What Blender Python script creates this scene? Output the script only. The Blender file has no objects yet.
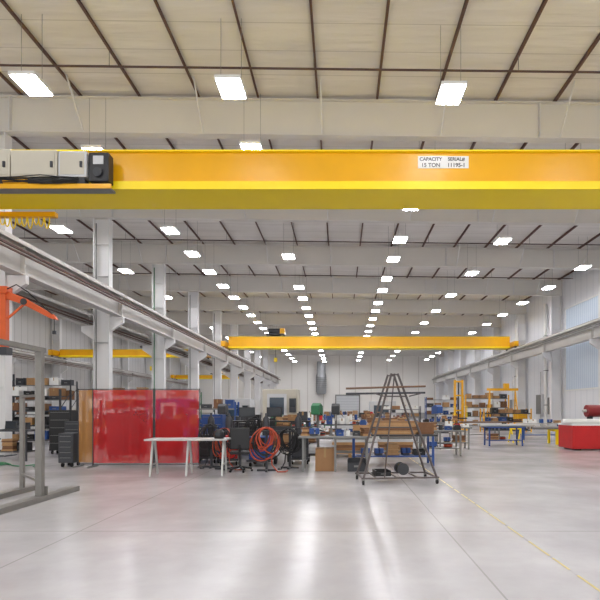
import bpy, bmesh, math, random
from mathutils import Vector, Matrix
R = random.Random(7)
SC = bpy.context.scene
COL = SC.collection
PI = math.pi
EYE = 1.6

# ------------------------------------------------------------------ materials
def lin(c):
    r = []
    for v in c:
        v = v/255.0
        r.append(v/12.92 if v <= 0.04045 else ((v+0.055)/1.055)**2.4)
    return (r[0], r[1], r[2], 1)
MATS = {}
def mat(name, col, rough=0.5, metal=0.0, var=0.12, scale=3.0, alpha=1.0, spec=0.5):
    if name in MATS: return MATS[name]
    m = bpy.data.materials.new(name); m.use_nodes = True
    nt = m.node_tree; b = nt.nodes['Principled BSDF']
    tc = nt.nodes.new('ShaderNodeTexCoord'); n = nt.nodes.new('ShaderNodeTexNoise')
    n.inputs['Scale'].default_value = scale; n.inputs['Detail'].default_value = 5
    nt.links.new(tc.outputs['Object'], n.inputs['Vector'])
    mx = nt.nodes.new('ShaderNodeMix'); mx.data_type = 'RGBA'
    c = lin(col)
    mx.inputs[6].default_value = tuple(v*(1-var) for v in c[:3])+(1,)
    mx.inputs[7].default_value = tuple(min(1, v*(1+var)) for v in c[:3])+(1,)
    nt.links.new(n.outputs['Fac'], mx.inputs[0]); nt.links.new(mx.outputs[2], b.inputs['Base Color'])
    b.inputs['Roughness'].default_value = rough; b.inputs['Metallic'].default_value = metal
    b.inputs['Alpha'].default_value = alpha; b.inputs['Specular IOR Level'].default_value = spec
    MATS[name] = m
    return m
def emis(name, col, s):
    m = bpy.data.materials.new(name); m.use_nodes = True
    b = m.node_tree.nodes['Principled BSDF']
    b.inputs['Base Color'].default_value = lin(col)
    b.inputs['Emission Color'].default_value = lin(col); b.inputs['Emission Strength'].default_value = s
    MATS[name] = m; return m
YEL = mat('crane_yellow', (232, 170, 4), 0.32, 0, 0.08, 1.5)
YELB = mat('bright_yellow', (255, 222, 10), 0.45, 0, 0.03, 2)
ORG = mat('orange_paint', (214, 90, 30), 0.45)
STEEL = mat('primed_steel', (220, 219, 218), 0.55, 0, 0.05, 1)
RAFT = mat('rafter_paint', (220, 217, 211), 0.6, 0, 0.05, 0.8)
RUN = mat('runway_grey', (192, 189, 184), 0.5, 0, 0.08, 1)
RAIL = mat('rail_steel', (120, 112, 102), 0.4, 0.6)
PURL = mat('purlin_red_oxide', (100, 74, 66), 0.7)
PIPE = mat('pipe_dark', (84, 62, 58), 0.5)
CREAM = mat('cabinet_cream', (196, 190, 174), 0.5, 0, 0.06)
BLACK = mat('black_plastic', (24, 24, 26), 0.45)
RUB = mat('rubber_black', (18, 18, 18), 0.8)
DGREY = mat('dark_grey_steel', (62, 63, 67), 0.5, 0.3)
GREY = mat('mid_grey_steel', (124, 124, 122), 0.45, 0.3)
LGREY = mat('light_grey_paint', (200, 201, 202), 0.45)
ALU = mat('aluminium', (186, 186, 182), 0.4, 0.4)
WHITE = mat('white_paint', (232, 232, 228), 0.45, 0, 0.04)
WOOD = mat('raw_wood', (178, 138, 94), 0.7, 0, 0.25, 8)
BROWNW = mat('brown_wood', (124, 86, 58), 0.7, 0, 0.25, 8)
CARD = mat('cardboard', (150, 112, 76), 0.8, 0, 0.12, 5)
BLUE = mat('blue_paint', (34, 72, 136), 0.45)
RED = mat('red_paint', (192, 24, 26), 0.4)
DRED = mat('dark_red_wrap', (128, 22, 26), 0.5)
GREEN = mat('green_paint', (44, 116, 76), 0.5)
COPPER = mat('copper_orange_cable', (178, 70, 42), 0.45)
TAN = mat('tan_curtain', (160, 128, 84), 0.5, 0, 0.15, 3)
AMBER = mat('amber_tan_vinyl', (176, 122, 58), 0.35, 0, 0.15, 2, 0.7, 0.3)
REDV = mat('red_vinyl', (188, 6, 12), 0.32, 0, 0.3, 1.1, 0.66, 0.24)
DIFF = emis('light_diffuser', (250, 250, 255), 58)
SCRN = mat('screen_glass', (30, 36, 44), 0.15)
GLASS = mat('machine_window', (60, 74, 86), 0.1)
BRONZE = mat('brown_steel', (112, 84, 64), 0.6, 0.2)
DUCT = mat('duct_silver', (150, 152, 154), 0.45, 0.3)

def nodes_mat(name):
    m = bpy.data.materials.new(name); m.use_nodes = True
    return m, m.node_tree, m.node_tree.nodes['Principled BSDF']
def mth(nt, op, a, b=None):
    n = nt.nodes.new('ShaderNodeMath'); n.operation = op
    for i, v in enumerate((a, b)):
        if v is None: continue
        if isinstance(v, (int, float)): n.inputs[i].default_value = v
        else: nt.links.new(v, n.inputs[i])
    return n.outputs[0]
def line_mask(nt, coord, period, offset, w):
    a = mth(nt, 'ADD', coord, offset); a = mth(nt, 'DIVIDE', a, period); a = mth(nt, 'FRACT', a)
    a = mth(nt, 'SUBTRACT', a, 0.5); a = mth(nt, 'ABSOLUTE', a)
    return mth(nt, 'GREATER_THAN', a, 0.5 - w/period/2)
def mixc(nt, fac, a, b):
    mx = nt.nodes.new('ShaderNodeMix'); mx.data_type = 'RGBA'
    nt.links.new(fac, mx.inputs[0])
    for i, v in ((6, a), (7, b)):
        if isinstance(v, tuple): mx.inputs[i].default_value = v
        else: nt.links.new(v, mx.inputs[i])
    return mx.outputs[2]
def floor_mat():
    m, nt, b = nodes_mat('polished_concrete')
    tc = nt.nodes.new('ShaderNodeTexCoord'); sp = nt.nodes.new('ShaderNodeSeparateXYZ')
    nt.links.new(tc.outputs['Object'], sp.inputs[0])
    n1 = nt.nodes.new('ShaderNodeTexNoise'); n1.inputs['Scale'].default_value = 0.6; n1.inputs['Detail'].default_value = 8
    n2 = nt.nodes.new('ShaderNodeTexNoise'); n2.inputs['Scale'].default_value = 4; n2.inputs['Detail'].default_value = 9; n2.inputs['Roughness'].default_value = 0.65
    for n in (n1, n2): nt.links.new(tc.outputs['Object'], n.inputs['Vector'])
    c = mixc(nt, n1.outputs['Fac'], lin((140, 137, 137)), lin((214, 211, 212)))
    f2 = mth(nt, 'MULTIPLY', n2.outputs['Fac'], 0.4)
    c = mixc(nt, f2, c, lin((150, 146, 145)))
    l = mth(nt, 'MAXIMUM', line_mask(nt, sp.outputs[0], 4.85, 3.45, 0.02), line_mask(nt, sp.outputs[1], 5.2, -6.6, 0.025))
    l = mth(nt, 'MULTIPLY', l, 0.45)
    c = mixc(nt, l, c, lin((110, 106, 102)))
    nt.links.new(c, b.inputs['Base Color'])
    r = mth(nt, 'MULTIPLY', n1.outputs['Fac'], 0.16); r = mth(nt, 'ADD', r, 0.16)
    nt.links.new(r, b.inputs['Roughness'])
    b.inputs['Specular IOR Level'].default_value = 0.4
    return m
def rib_mat(name, axis, period, c0, c1, w=0.06, bump=0.3):
    m, nt, b = nodes_mat(name)
    tc = nt.nodes.new('ShaderNodeTexCoord'); sp = nt.nodes.new('ShaderNodeSeparateXYZ')
    nt.links.new(tc.outputs['Object'], sp.inputs[0])
    n1 = nt.nodes.new('ShaderNodeTexNoise'); n1.inputs['Scale'].default_value = 0.6; n1.inputs['Detail'].default_value = 4
    nt.links.new(tc.outputs['Object'], n1.inputs['Vector'])
    l = line_mask(nt, sp.outputs[axis], period, 0.3, w)
    c = mixc(nt, l, lin(c0), lin(c1))
    f = mth(nt, 'MULTIPLY', n1.outputs['Fac'], 0.12)
    c = mixc(nt, f, c, lin(tuple(v*0.85 for v in c0)))
    nt.links.new(c, b.inputs['Base Color']); b.inputs['Roughness'].default_value = 0.65
    bp = nt.nodes.new('ShaderNodeBump'); bp.inputs['Strength'].default_value = bump; bp.inputs['Distance'].default_value = 0.05
    nt.links.new(l, bp.inputs['Height']); nt.links.new(bp.outputs[0], b.inputs['Normal'])
    return m
def ceiling_mat():
    m, nt, b = nodes_mat('roof_insulation_fabric')
    tc = nt.nodes.new('ShaderNodeTexCoord'); sp = nt.nodes.new('ShaderNodeSeparateXYZ')
    mp = nt.nodes.new('ShaderNodeMapping'); mp.inputs['Scale'].default_value = (0.25, 2.2, 1)
    nt.links.new(tc.outputs['Object'], mp.inputs[0]); nt.links.new(tc.outputs['Object'], sp.inputs[0])
    n1 = nt.nodes.new('ShaderNodeTexNoise'); n1.inputs['Scale'].default_value = 1.0; n1.inputs['Detail'].default_value = 5
    nt.links.new(mp.outputs[0], n1.inputs['Vector'])
    c = mixc(nt, n1.outputs['Fac'], lin((218, 213, 207)), lin((244, 241, 237)))
    l = line_mask(nt, sp.outputs[1], 1.1, 0.2, 0.035); l = mth(nt, 'MULTIPLY', l, 0.4)
    c = mixc(nt, l, c, lin((160, 153, 146)))
    nt.links.new(c, b.inputs['Base Color']); b.inputs['Roughness'].default_value = 0.8
    bp = nt.nodes.new('ShaderNodeBump'); bp.inputs['Strength'].default_value = 0.6; bp.inputs['Distance'].default_value = 0.16
    nt.links.new(n1.outputs['Fac'], bp.inputs['Height']); nt.links.new(bp.outputs[0], b.inputs['Normal'])
    return m

# ------------------------------------------------------------------ mesh builder
class MB:
    def __init__(s): s.bm = bmesh.new()
    def box(s, x0, x1, y0, y1, z0, z1):
        v = [s.bm.verts.new(p) for p in ((x0,y0,z0),(x1,y0,z0),(x1,y1,z0),(x0,y1,z0),(x0,y0,z1),(x1,y0,z1),(x1,y1,z1),(x0,y1,z1))]
        for f in ((0,3,2,1),(4,5,6,7),(0,1,5,4),(1,2,6,5),(2,3,7,6),(3,0,4,7)): s.bm.faces.new([v[i] for i in f])
        return s
    def path(s, pts, r, n=8, closed=False, r2=None):
        pts = [Vector(p) for p in pts]; N = len(pts); rings = []
        up = None
        for i, p in enumerate(pts):
            if closed: d = pts[(i+1) % N]-pts[i-1]
            else: d = pts[min(i+1, N-1)]-pts[max(i-1, 0)]
            d.normalize()
            if up is None:
                a = Vector((0,0,1)) if abs(d.z) < 0.9 else Vector((1,0,0))
            else: a = up
            u = d.cross(a)
            if u.length < 1e-6: u = d.orthogonal()
            u.normalize(); w = u.cross(d).normalized(); up = w
            rr = r if r2 is None else r+(r2-r)*i/(N-1)
            off = PI/4 if n == 4 else 0
            rings.append([s.bm.verts.new(p+(u*math.cos(off+2*PI*k/n)+w*math.sin(off+2*PI*k/n))*rr) for k in range(n)])
        M = N if closed else N-1
        for i in range(M):
            A, B = rings[i], rings[(i+1) % N]
            for k in range(n): s.bm.faces.new((A[k], A[(k+1) % n], B[(k+1) % n], B[k]))
        if not closed:
            s.bm.faces.new(rings[0][::-1]); s.bm.faces.new(rings[-1])
        return s
    def tube(s, p, q, r, n=12, r2=None): return s.path([p, q], r, n, False, r2)
    def bar(s, p, q, w): return s.path([p, q], w*0.7071, 4)
    def prism(s, poly, a, b, axis='y'):
        def Q(u, v, t): return (u, t, v) if axis == 'y' else (t, u, v)
        A = [s.bm.verts.new(Q(u, v, a)) for u, v in poly]; B = [s.bm.verts.new(Q(u, v, b)) for u, v in poly]
        n = len(poly); s.bm.faces.new(A); s.bm.faces.new(B[::-1])
        for i in range(n): s.bm.faces.new((A[i], B[i], B[(i+1) % n], A[(i+1) % n]))
        return s
    def lathe(s, prof, n=20, c=(0,0,0)):
        rings = [[s.bm.verts.new((c[0]+r*math.cos(2*PI*k/n), c[1]+r*math.sin(2*PI*k/n), c[2]+z)) for k in range(n)] for r, z in prof]
        for i in range(len(rings)-1):
            for k in range(n): s.bm.faces.new((rings[i][k], rings[i][(k+1) % n], rings[i+1][(k+1) % n], rings[i+1][k]))
        s.bm.faces.new(rings[0][::-1]); s.bm.faces.new(rings[-1]); return s
    def sheet(s, w, z0, z1, folds, amp, y=0, x0=0):
        n = folds*8
        a = [(x0+w*i/n, y+amp*math.sin(2*PI*folds*i/n+1.1*math.sin(i*0.37))) for i in range(n+1)]
        rows = []
        for z, k in ((z0, 1.1), ((z0*2+z1)/3, 1.25), ((z0+z1*2)/3, 0.8), (z1, 0.45)):
            rows.append([s.bm.verts.new((px, y+(py-y)*k, z)) for px, py in a])
        for A, B in zip(rows, rows[1:]):
            for i in range(n): s.bm.faces.new((A[i], A[i+1], B[i+1], B[i]))
        return s
    def build(s, name, m, parent=None, loc=None, rz=0, smooth=False, bevel=0):
        bmesh.ops.recalc_face_normals(s.bm, faces=s.bm.faces[:])
        me = bpy.data.meshes.new(name); s.bm.to_mesh(me); s.bm.free()
        me.materials.append(m)
        if smooth:
            for p in me.polygons: p.use_smooth = True
            try: me.set_sharp_from_angle(angle=0.7)
            except Exception: pass
        o = bpy.data.objects.new(name, me); COL.objects.link(o)
        if parent: o.parent = parent
        if loc: o.location = loc
        o.rotation_euler.z = rz
        if bevel:
            bv = o.modifiers.new('bevel', 'BEVEL'); bv.width = bevel; bv.segments = 2; bv.limit_method = 'ANGLE'
        return o
def tag(o, label, cat, group=None, kind=None):
    o['label'] = label; o['category'] = cat
    if group: o['group'] = group
    if kind: o['kind'] = kind
    return o
def thing(name, label, cat, loc=(0,0,0), rz=0, group=None):
    o = bpy.data.objects.new(name, None); COL.objects.link(o); o.empty_display_size = 0.2
    o.location = loc; o.rotation_euler.z = rz
    return tag(o, label, cat, group)
def dup(root, loc, rz=None, label=None, group=None, scale=None):
    r = root.copy(); COL.objects.link(r); r.location = loc
    if rz is not None: r.rotation_euler.z = rz
    if label: r['label'] = label
    if group: r['group'] = group
    if scale: r.scale = scale
    for ch in list(root.children):
        c = ch.copy(); COL.objects.link(c); c.parent = r
        for g in list(ch.children):
            d = g.copy(); COL.objects.link(d); d.parent = c
    return r
def struct(name, mb, m, loc=(0,0,0), parent=None):
    o = mb.build(name, m, parent, loc)
    if not parent: o['kind'] = 'structure'
    return o
ORD = ['first','second','third','fourth','fifth','sixth','seventh','eighth','ninth','tenth','eleventh','twelfth','thirteenth','fourteenth','fifteenth','sixteenth','seventeenth','eighteenth','nineteenth','twentieth','twenty-first','twenty-second','twenty-third','twenty-fourth','twenty-fifth','twenty-sixth']
def text_mesh(s, size, m, parent, loc, name='lettering'):
    cu = bpy.data.curves.new(name, 'FONT'); cu.body = s; cu.size = size; cu.align_x = 'CENTER'; cu.extrude = 0.002; cu.offset = 0.003
    t = bpy.data.objects.new('tmp', cu); COL.objects.link(t)
    bpy.context.view_layer.update()
    me = bpy.data.meshes.new_from_object(t.evaluated_get(bpy.context.evaluated_depsgraph_get()))
    bpy.data.objects.remove(t)
    me.materials.clear(); me.materials.append(m)
    o = bpy.data.objects.new(name, me); COL.objects.link(o); o.parent = parent
    o.location = loc; o.rotation_euler = (PI/2, 0, 0)
    return o

# ------------------------------------------------------------------ setting
XL, XR, Y0, Y1 = -28.0, 18.0, -3.0, 94.6
SL = 0.012
def ceil_z(x): return 12.5-SL*x
struct('floor', MB().box(XL, XR, Y0, Y1, -0.15, 0), floor_mat())
struct('ceiling', MB().prism([(XL, ceil_z(XL)), (XR, ceil_z(XR)), (XR, ceil_z(XR)+0.15), (XL, ceil_z(XL)+0.15)], Y0, Y1), ceiling_mat())
struct('wall_left', MB().box(XL-0.2, XL, Y0, Y1, 0, 12.9), rib_mat('left_siding', 1, 0.9, (200, 199, 197), (160, 158, 155)))
struct('wall_right', MB().box(XR, XR+0.2, Y0, Y1, 0, 12.3), rib_mat('right_siding', 1, 0.9, (226, 227, 229), (204, 207, 212), 0.06, 0.2))
struct('wall_back', MB().box(XL-0.2, XR+0.2, Y1, Y1+0.2, 0, 12.9), rib_mat('back_siding', 0, 3.0, (240, 237, 231), (206, 200, 192), 0.12, 0.1))
d = struct('door_1', MB().box(-0.9, 3.4, Y1-0.1, Y1-0.01, 0, 4.3), rib_mat('roll_door', 2, 0.5, (208, 210, 212), (170, 172, 176), 0.05))
struct('door_frame', MB().box(-1.1, -0.9, Y1-0.16, Y1-0.01, 0, 4.5).box(3.4, 3.6, Y1-0.16, Y1-0.01, 0, 4.5).box(-0.9, 3.4, Y1-0.16, Y1-0.01, 4.3, 4.5), GREY, parent=d)
d = struct('window_1', MB().box(XR-0.05, XR-0.005, 33.8, 39.9, 3.2, 9.6), rib_mat('translucent_panel', 1, 0.3, (210, 222, 234), (186, 202, 220), 0.07, 0.2))
struct('window_frame', MB().box(XR-0.09, XR-0.004, 33.7, 33.8, 3.1, 9.7).box(XR-0.09, XR-0.004, 39.9, 40.0, 3.1, 9.7).box(XR-0.09, XR-0.004, 33.8, 39.9, 9.6, 9.7).box(XR-0.09, XR-0.004, 33.8, 39.9, 3.1, 3.2), WHITE, parent=d)
struct('trim_1', MB().box(XL, -1.1, Y1-0.06, Y1-0.005, 0, 1.1).box(3.6, XR, Y1-0.06, Y1-0.005, 0, 1.1), mat('wainscot_grey', (170, 168, 166), 0.6))
mk = MB()
yy = 1.0
while yy < 60:
    ln = 0.35 + 0.4*R.random(); mk.box(2.275, 2.3, yy, yy+ln, 0.0005, 0.002); yy += ln+0.05+0.15*R.random()
tag(mk.build('floor_marking_line', mat('worn_yellow_paint', (196, 180, 112), 0.6, 0, 0.2, 6)), 'thin worn yellow line painted along the concrete floor', 'floor marking', kind='stuff')

# purlins
x = -27.6
pur = []
while x < 17.9:
    z = ceil_z(x)
    pur.append((x, z)); x += 2.06
for i, (x, z) in enumerate(pur):
    o = MB().box(-0.02, 0.02, Y0, Y1-0.05, -0.13, -0.008).box(0.02, 0.05, Y0, Y1-0.05, -0.13, -0.115).build('roof_purlin', PURL, None, (x, 0, z-0.001))
    tag(o, f'dark red roof purlin running the length of the ceiling, {ORD[i]} from the left wall', 'roof purlin', 'roof purlins under the ceiling')

FR = [17.45+7.75*k for k in range(10)]
# rafters
zt = lambda x: ceil_z(x)-0.135
zb_ = lambda x: 11.1-SL*x
for i, y in enumerate([9.7]+FR):
    nm = 'overhead, above the top of the picture' if i == 0 else f'{ORD[i-1]} from the front'
    g = thing('roof_beam', f'deep pale steel roof beam spanning the hall, {nm}', 'roof beam', (0, y, 0), 0, 'roof beams across the hall')
    e = XR-0.02; w = XL+0.02
    MB().prism([(w, zb_(w)+0.02), (e, zb_(e)+0.02), (e, zt(e)-0.02), (w, zt(w)-0.02)], -0.01, 0.01).build('web', RAFT, g)
    MB().prism([(w, zt(w)-0.03), (e, zt(e)-0.03), (e, zt(e)), (w, zt(w))], -0.15, 0.15).build('top_flange', RAFT, g)
    MB().prism([(w, zb_(w)), (e, zb_(e)), (e, zb_(e)+0.03), (w, zb_(w)+0.03)], -0.16, 0.16).build('bottom_flange', RAFT, g)
    if i < 5:
        for sx in (-18, -11.5, 6.9, 14):
            MB().box(sx-0.02, sx+0.02, -0.15, 0.15, zb_(sx)+0.03, zt(sx)-0.03).build('splice_plate', STEEL, g)
        for (x, z) in pur[3:-1:2]:
            MB().bar((x+0.16, -0.17, zb_(x)+0.02), (x+0.16, -1.25, z-0.14), 0.045).build('flange_brace', STEEL, g)

# columns
def column(x, y, label, grp, brk, h=None):
    g = thing('steel_column', label, 'steel column', (x, y, 0), 0, grp)
    h = (11.1-SL*x-0.05) if h is None else h
    MB().box(-0.36, 0.36, -0.012, 0.012, 0.03, h).build('web', STEEL, g)
    MB().box(-0.4, -0.36, -0.19, 0.19, 0.03, h).build('flange', STEEL, g)
    MB().box(0.36, 0.4, -0.19, 0.19, 0.03, h).build('flange', STEEL, g)
    MB().box(-0.5, 0.5, -0.3, 0.3, 0, 0.03).build('base_plate', DGREY, g)
    for sd, zq in brk:
        MB().prism([(sd*0.4, zq-0.75), (sd*0.4, zq), (sd*1.05, zq), (sd*1.05, zq-0.3)], -0.09, 0.09).build('bracket', STEEL, g)
    for zz in (2.4, 5.0, 8.3, 9.9):
        if zz < h: MB().box(-0.36, 0.36, -0.17, -0.013, zz, zz+0.03).build('stiffener', STEEL, g)
    return g
for i, y in enumerate(FR):
    column(-12.0, y, f'grey wide flange steel column, {ORD[i]} from the front in the left row', 'columns of the left row', [(1, 6.29), (-1, 5.84)])
for i, y in enumerate(FR[2:]):
    column(17.45, y, f'grey wide flange steel column by the right wall, {ORD[i]} from the front', 'columns along the right wall', [(-1, 6.29)], 10.85)
for i, y in enumerate(FR[3:]):
    column(-27.55, y, f'grey steel column against the far left wall, {ORD[i]} from the front', 'columns along the far left wall', [(1, 5.84)])

# runways
def runway(x, z0, z1, label, y0=-2.5, y1=90):
    g = thing('crane_runway', label, 'crane runway', (x, y0, z0), 0)
    L = y1-y0; H = z1-z0
    MB().box(-0.012, 0.012, 0, L, 0.03, H-0.03).build('web', RUN, g)
    MB().box(-0.2, 0.2, 0, L, 0, 0.03).build('bottom_flange', RUN, g)
    MB().box(-0.24, 0.24, 0, L, H-0.03, H).box(-0.24, -0.22, 0, L, H-0.15, H-0.03).box(0.22, 0.24, 0, L, H-0.15, H-0.03).build('cap_channel', RUN, g)
    MB().box(-0.04, 0.04, 0, L, H, H+0.09).build('rail', RAIL, g)
    s = 1 if x < 0 else -1
    for y in FR:
        if y1 > y > y0: MB().box(-0.18, 0.18, y-y0-0.02, y-y0+0.02, 0.03, H-0.16).build('stiffener', RUN, g)
    for za, zc in ((H-0.42, H-0.36), (H-0.54, H-0.5)):
        MB().box(min(s*0.25, s*0.33), max(s*0.25, s*0.33), 0, L, za, zc).build('conductor_bar', PURL if x < 0 else GREY, g)
    return g
runway(-11.2, 6.3, 7.45, 'left crane runway beam carried on the left row of columns')
runway(16.65, 6.3, 7.45, 'right crane runway beam carried along the right wall')
runway(-12.85, 5.85, 6.45, 'low crane runway beam on the outer side of the left columns', 15)
runway(-26.75, 5.85, 6.45, 'low crane runway beam beside the far left wall', 30)

# ------------------------------------------------------------------ bridge cranes
def crane(y, label, x0=-11.2, x1=16.65, zr=7.54, gh=1.12, gw=1.15, hoistx=None, m=YEL, lip=0.15):
    g = thing('bridge_crane', label, 'bridge crane', (0, y, 0), 0)
    zb = zr+0.04; zt = zb+gh
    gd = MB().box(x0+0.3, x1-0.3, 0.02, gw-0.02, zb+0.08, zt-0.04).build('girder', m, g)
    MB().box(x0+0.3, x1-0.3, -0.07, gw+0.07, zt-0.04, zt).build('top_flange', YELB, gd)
    MB().box(x0+0.3, x1-0.3, -0.14, gw+0.05, zb, zb+0.05).box(x0+0.3, x1-0.3, -0.16, -0.12, zb, zb+lip).build('bottom_flange', YELB, gd)  # brighter yellow than the web: floor light on the underside put into colour
    for gy in (0.15, gw-0.15):
        MB().box(x0+0.3, x1-0.3, gy-0.03, gy+0.03, zt, zt+0.05).build('trolley_rail', RAIL, gd)
    for ex in (x0, x1):
        t = MB().box(ex-0.2, ex+0.2, -1.0, gw+1.0, zr+0.12, zr+0.62).build('end_truck', m, g)
        for wy in (-0.7, gw+0.7):
            MB().tube((ex-0.06, wy, zr+0.17), (ex+0.06, wy, zr+0.17), 0.165, 20).build('wheel', DGREY, t)
    if hoistx is not None:
        hx = hoistx
        h = MB().box(hx-0.9, hx+0.9, 0.0, gw, zt+0.2, zt+0.32).build('hoist_trolley', DGREY, g)
        MB().tube((hx-0.7, gw/2, zt+0.6), (hx+0.4, gw/2, zt+0.6), 0.28, 16).build('hoist_drum', DGREY, h)
        MB().box(hx+0.45, hx+0.9, 0.2, gw-0.2, zt+0.32, zt+0.85).build('motor', YEL, h)
        for wx in (-0.6, 0.6):
            for wy in (0.15, gw-0.15): MB().tube((hx+wx, wy-0.05, zt+0.15), (hx+wx, wy+0.05, zt+0.15), 0.1, 12).build('wheel', RAIL, h)
        MB().tube((hx-0.1, gw+0.15, zb-0.8), (hx-0.1, gw+0.15, zt+0.6), 0.02, 6).build('cable', BLACK, h)
        MB().box(hx-0.25, hx+0.05, gw+0.05, gw+0.25, zb-1.2, zb-0.8).build('hook_block', YELB, h)
    return g, zb, zt
cr, zb, zt2 = crane(13.7, 'large yellow box girder bridge crane spanning the top foreground', lip=0.22)
pl = MB().box(2.11, 3.5, 0.008, 0.019, 8.23, 8.56).build('placard', WHITE, cr)
for (xc, l1, l2) in ((2.46, 'CAPACITY', '15 TON'), (3.16, 'SERIAL#', '11195-1')):
    text_mesh(l1, 0.13, BLACK, pl, (xc, 0.006, 8.435))
    text_mesh(l2, 0.15, BLACK, pl, (xc, 0.006, 8.265))
wz = 7.5
MB().box(-10.85, -6.1, -0.52, -0.17, wz-0.05, wz).build('walkway', GREY, cr)
MB().box(-10.85, -6.05, -0.56, -0.52, wz-0.07, wz+0.05).build('toe_board', YEL, cr)
for xa, xb, z1, mm in ((-10.8, -8.75, 1.0, CREAM), (-8.72, -7.5, 0.97, CREAM), (-7.47, -6.72, 0.94, LGREY)):
    c = MB().box(xa, xb, -0.5, -0.17, wz+0.26, wz+z1).build('control_cabinet', mm, cr, bevel=0.02)
    MB().box(xa+0.06, xb-0.06, -0.515, -0.5, wz+0.32, wz+z1-0.06).build('cabinet_door', CREAM, c)
    MB().box(xb-0.16, xb-0.1, -0.55, -0.515, wz+0.5, wz+0.65).build('handle', DGREY, c)
mo = MB().box(-6.68, -6.15, -0.48, -0.17, wz+0.15, wz+0.92).build('drive_unit', BLACK, cr, bevel=0.03)
MB().box(-6.55, -6.28, -0.495, -0.48, wz+0.6, wz+0.82).build('dial', LGREY, mo)
MB().tube((-6.42, -0.54, wz+0.38), (-6.42, -0.48, wz+0.38), 0.12, 20).build('fan_cover', DGREY, mo)
MB().box(-10.8, -6.8, -0.45, -0.2, wz+0.04, wz+0.24).build('cable_trough', DGREY, cr)
for k in range(3):
    MB().tube((-10.2+1.3*k, -0.49, wz+0.13), (-9.6+1.3*k, -0.49, wz+0.13), 0.08, 14).build('motor', (DGREY, YEL, BLACK)[k], cr)
for j in range(5):
    MB().path([(-10.85+0.5*t, -0.6-0.015*j, wz+0.06+0.035*j+0.035*math.sin(t*1.7+j)) for t in range(9)], 0.013, 6).build('power_cable', BLACK, cr)
fs = MB()
for j in range(11):
    x = -10.6+0.17*j; dz = 0.3+0.07*math.sin(j*2.1)
    fs.path([(x+0.075*math.sin(PI*t/8-PI/2), 1.42+0.02*(j % 3), wz-0.05-dz*math.sin(PI*t/8)) for t in range(9)], 0.018, 6)
fs.build('festoon_cable_bundle', YELB, cr)
MB().box(-10.85, -8.6, 1.33, 1.5, wz-0.08, wz+0.06).build('festoon_track', YEL, cr)

crane(48.4, 'yellow box girder bridge crane far down the main hall', hoistx=-6.4)
crane(47.0, 'yellow bridge crane in the side bay beyond the left columns', -26.75, -12.85, 6.54, 0.7, 0.7, hoistx=-18)
crane(80.0, 'distant small yellow bridge crane at the back of the side bay', -26.75, -12.85, 6.54, 0.6, 0.7, hoistx=-20)

# sprinkler pipes
for i in range(4):
    y = 15.1+7.75*i
    g = thing('sprinkler_pipe', f'thin dark sprinkler pipe crossing under the ceiling, {ORD[i]} from the front', 'pipe', (0, y, 11.98), 0, 'sprinkler pipes')
    MB().tube((-27.8, 0, 0.24), (17.8, 0, -0.3), 0.032, 8).build('pipe', PIPE, g)
    for (x, z) in pur[1::3]:
        MB().tube((x, 0, -0.09-x*0.0118), (x, 0, z-11.98-0.125), 0.01, 5).build('hanger_rod', GREY, g)

# ------------------------------------------------------------------ lights
LS = 0.8
L0 = thing('ceiling_light', '', 'ceiling light', (0, -1, 10.34))
MB().box(-0.43*LS, 0.43*LS, -0.56*LS, 0.56*LS, 0.03, 0.12).build('housing', WHITE, L0)
MB().box(-0.39*LS, 0.39*LS, -0.52*LS, 0.52*LS, 0.005, 0.03).build('diffuser', DIFF, L0)
for s in (-1, 1): MB().tube((s*0.28, 0, 0.12), (s*0.28, 0, 1.95), 0.006, 5).build('cable', GREY, L0)
def seq(a, st):
    r = []; y = a
    while y < 92:
        r.append(y); y += st if y < 56 else st*1.5
    return r
rows = [(-13.6, [12.0, 17.0]+[24.3+7.3*k for k in range(9)], 'row just outside left columns'),  # leading unseen lights in most rows are added to brighten crane and floor
        (-18.6, [14.0, 20.5]+[28+7.5*k for k in range(9)], 'middle row of left side bay'),
        (-23.6, [28+7.5*k for k in range(9)], 'leftmost row of left side bay'),
        (-8.35, [2.6, 8.0]+seq(13.5, 3.65), 'row beside left runway'),
        (-3.0, [2.6, 8.0, 13.65, 16.9, 28.6]+seq(35.7, 3.65), 'row just left of hall centre'),
        (3.05, [2.6, 6.3]+seq(10.1, 3.8), 'row just right of hall centre'),
        (8.4, [2.6, 8, 13.7, 18.1, 26.0]+[26.0+6.1*k for k in range(1, 11)], 'second row in from right wall'),
        (14.9, [12.0, 16.5, 21.0, 25.5]+[30.8+5.1*k for k in range(12)], 'row nearest right wall')]
used = False
for x, ys, desc in rows:
    for i, y in enumerate(ys):
        if any(abs(y-f) < 0.25 for f in FR): y += 0.5
        lb = f'bright rectangular ceiling light, {ORD[i]} from front, {desc}'
        if not used:
            L0.location = (x, y, 10.34); L0['label'] = lb; L0['group'] = 'rectangular ceiling lights'; used = True
        else: dup(L0, (x, y, 10.34), None, lb, 'rectangular ceiling lights')

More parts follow.
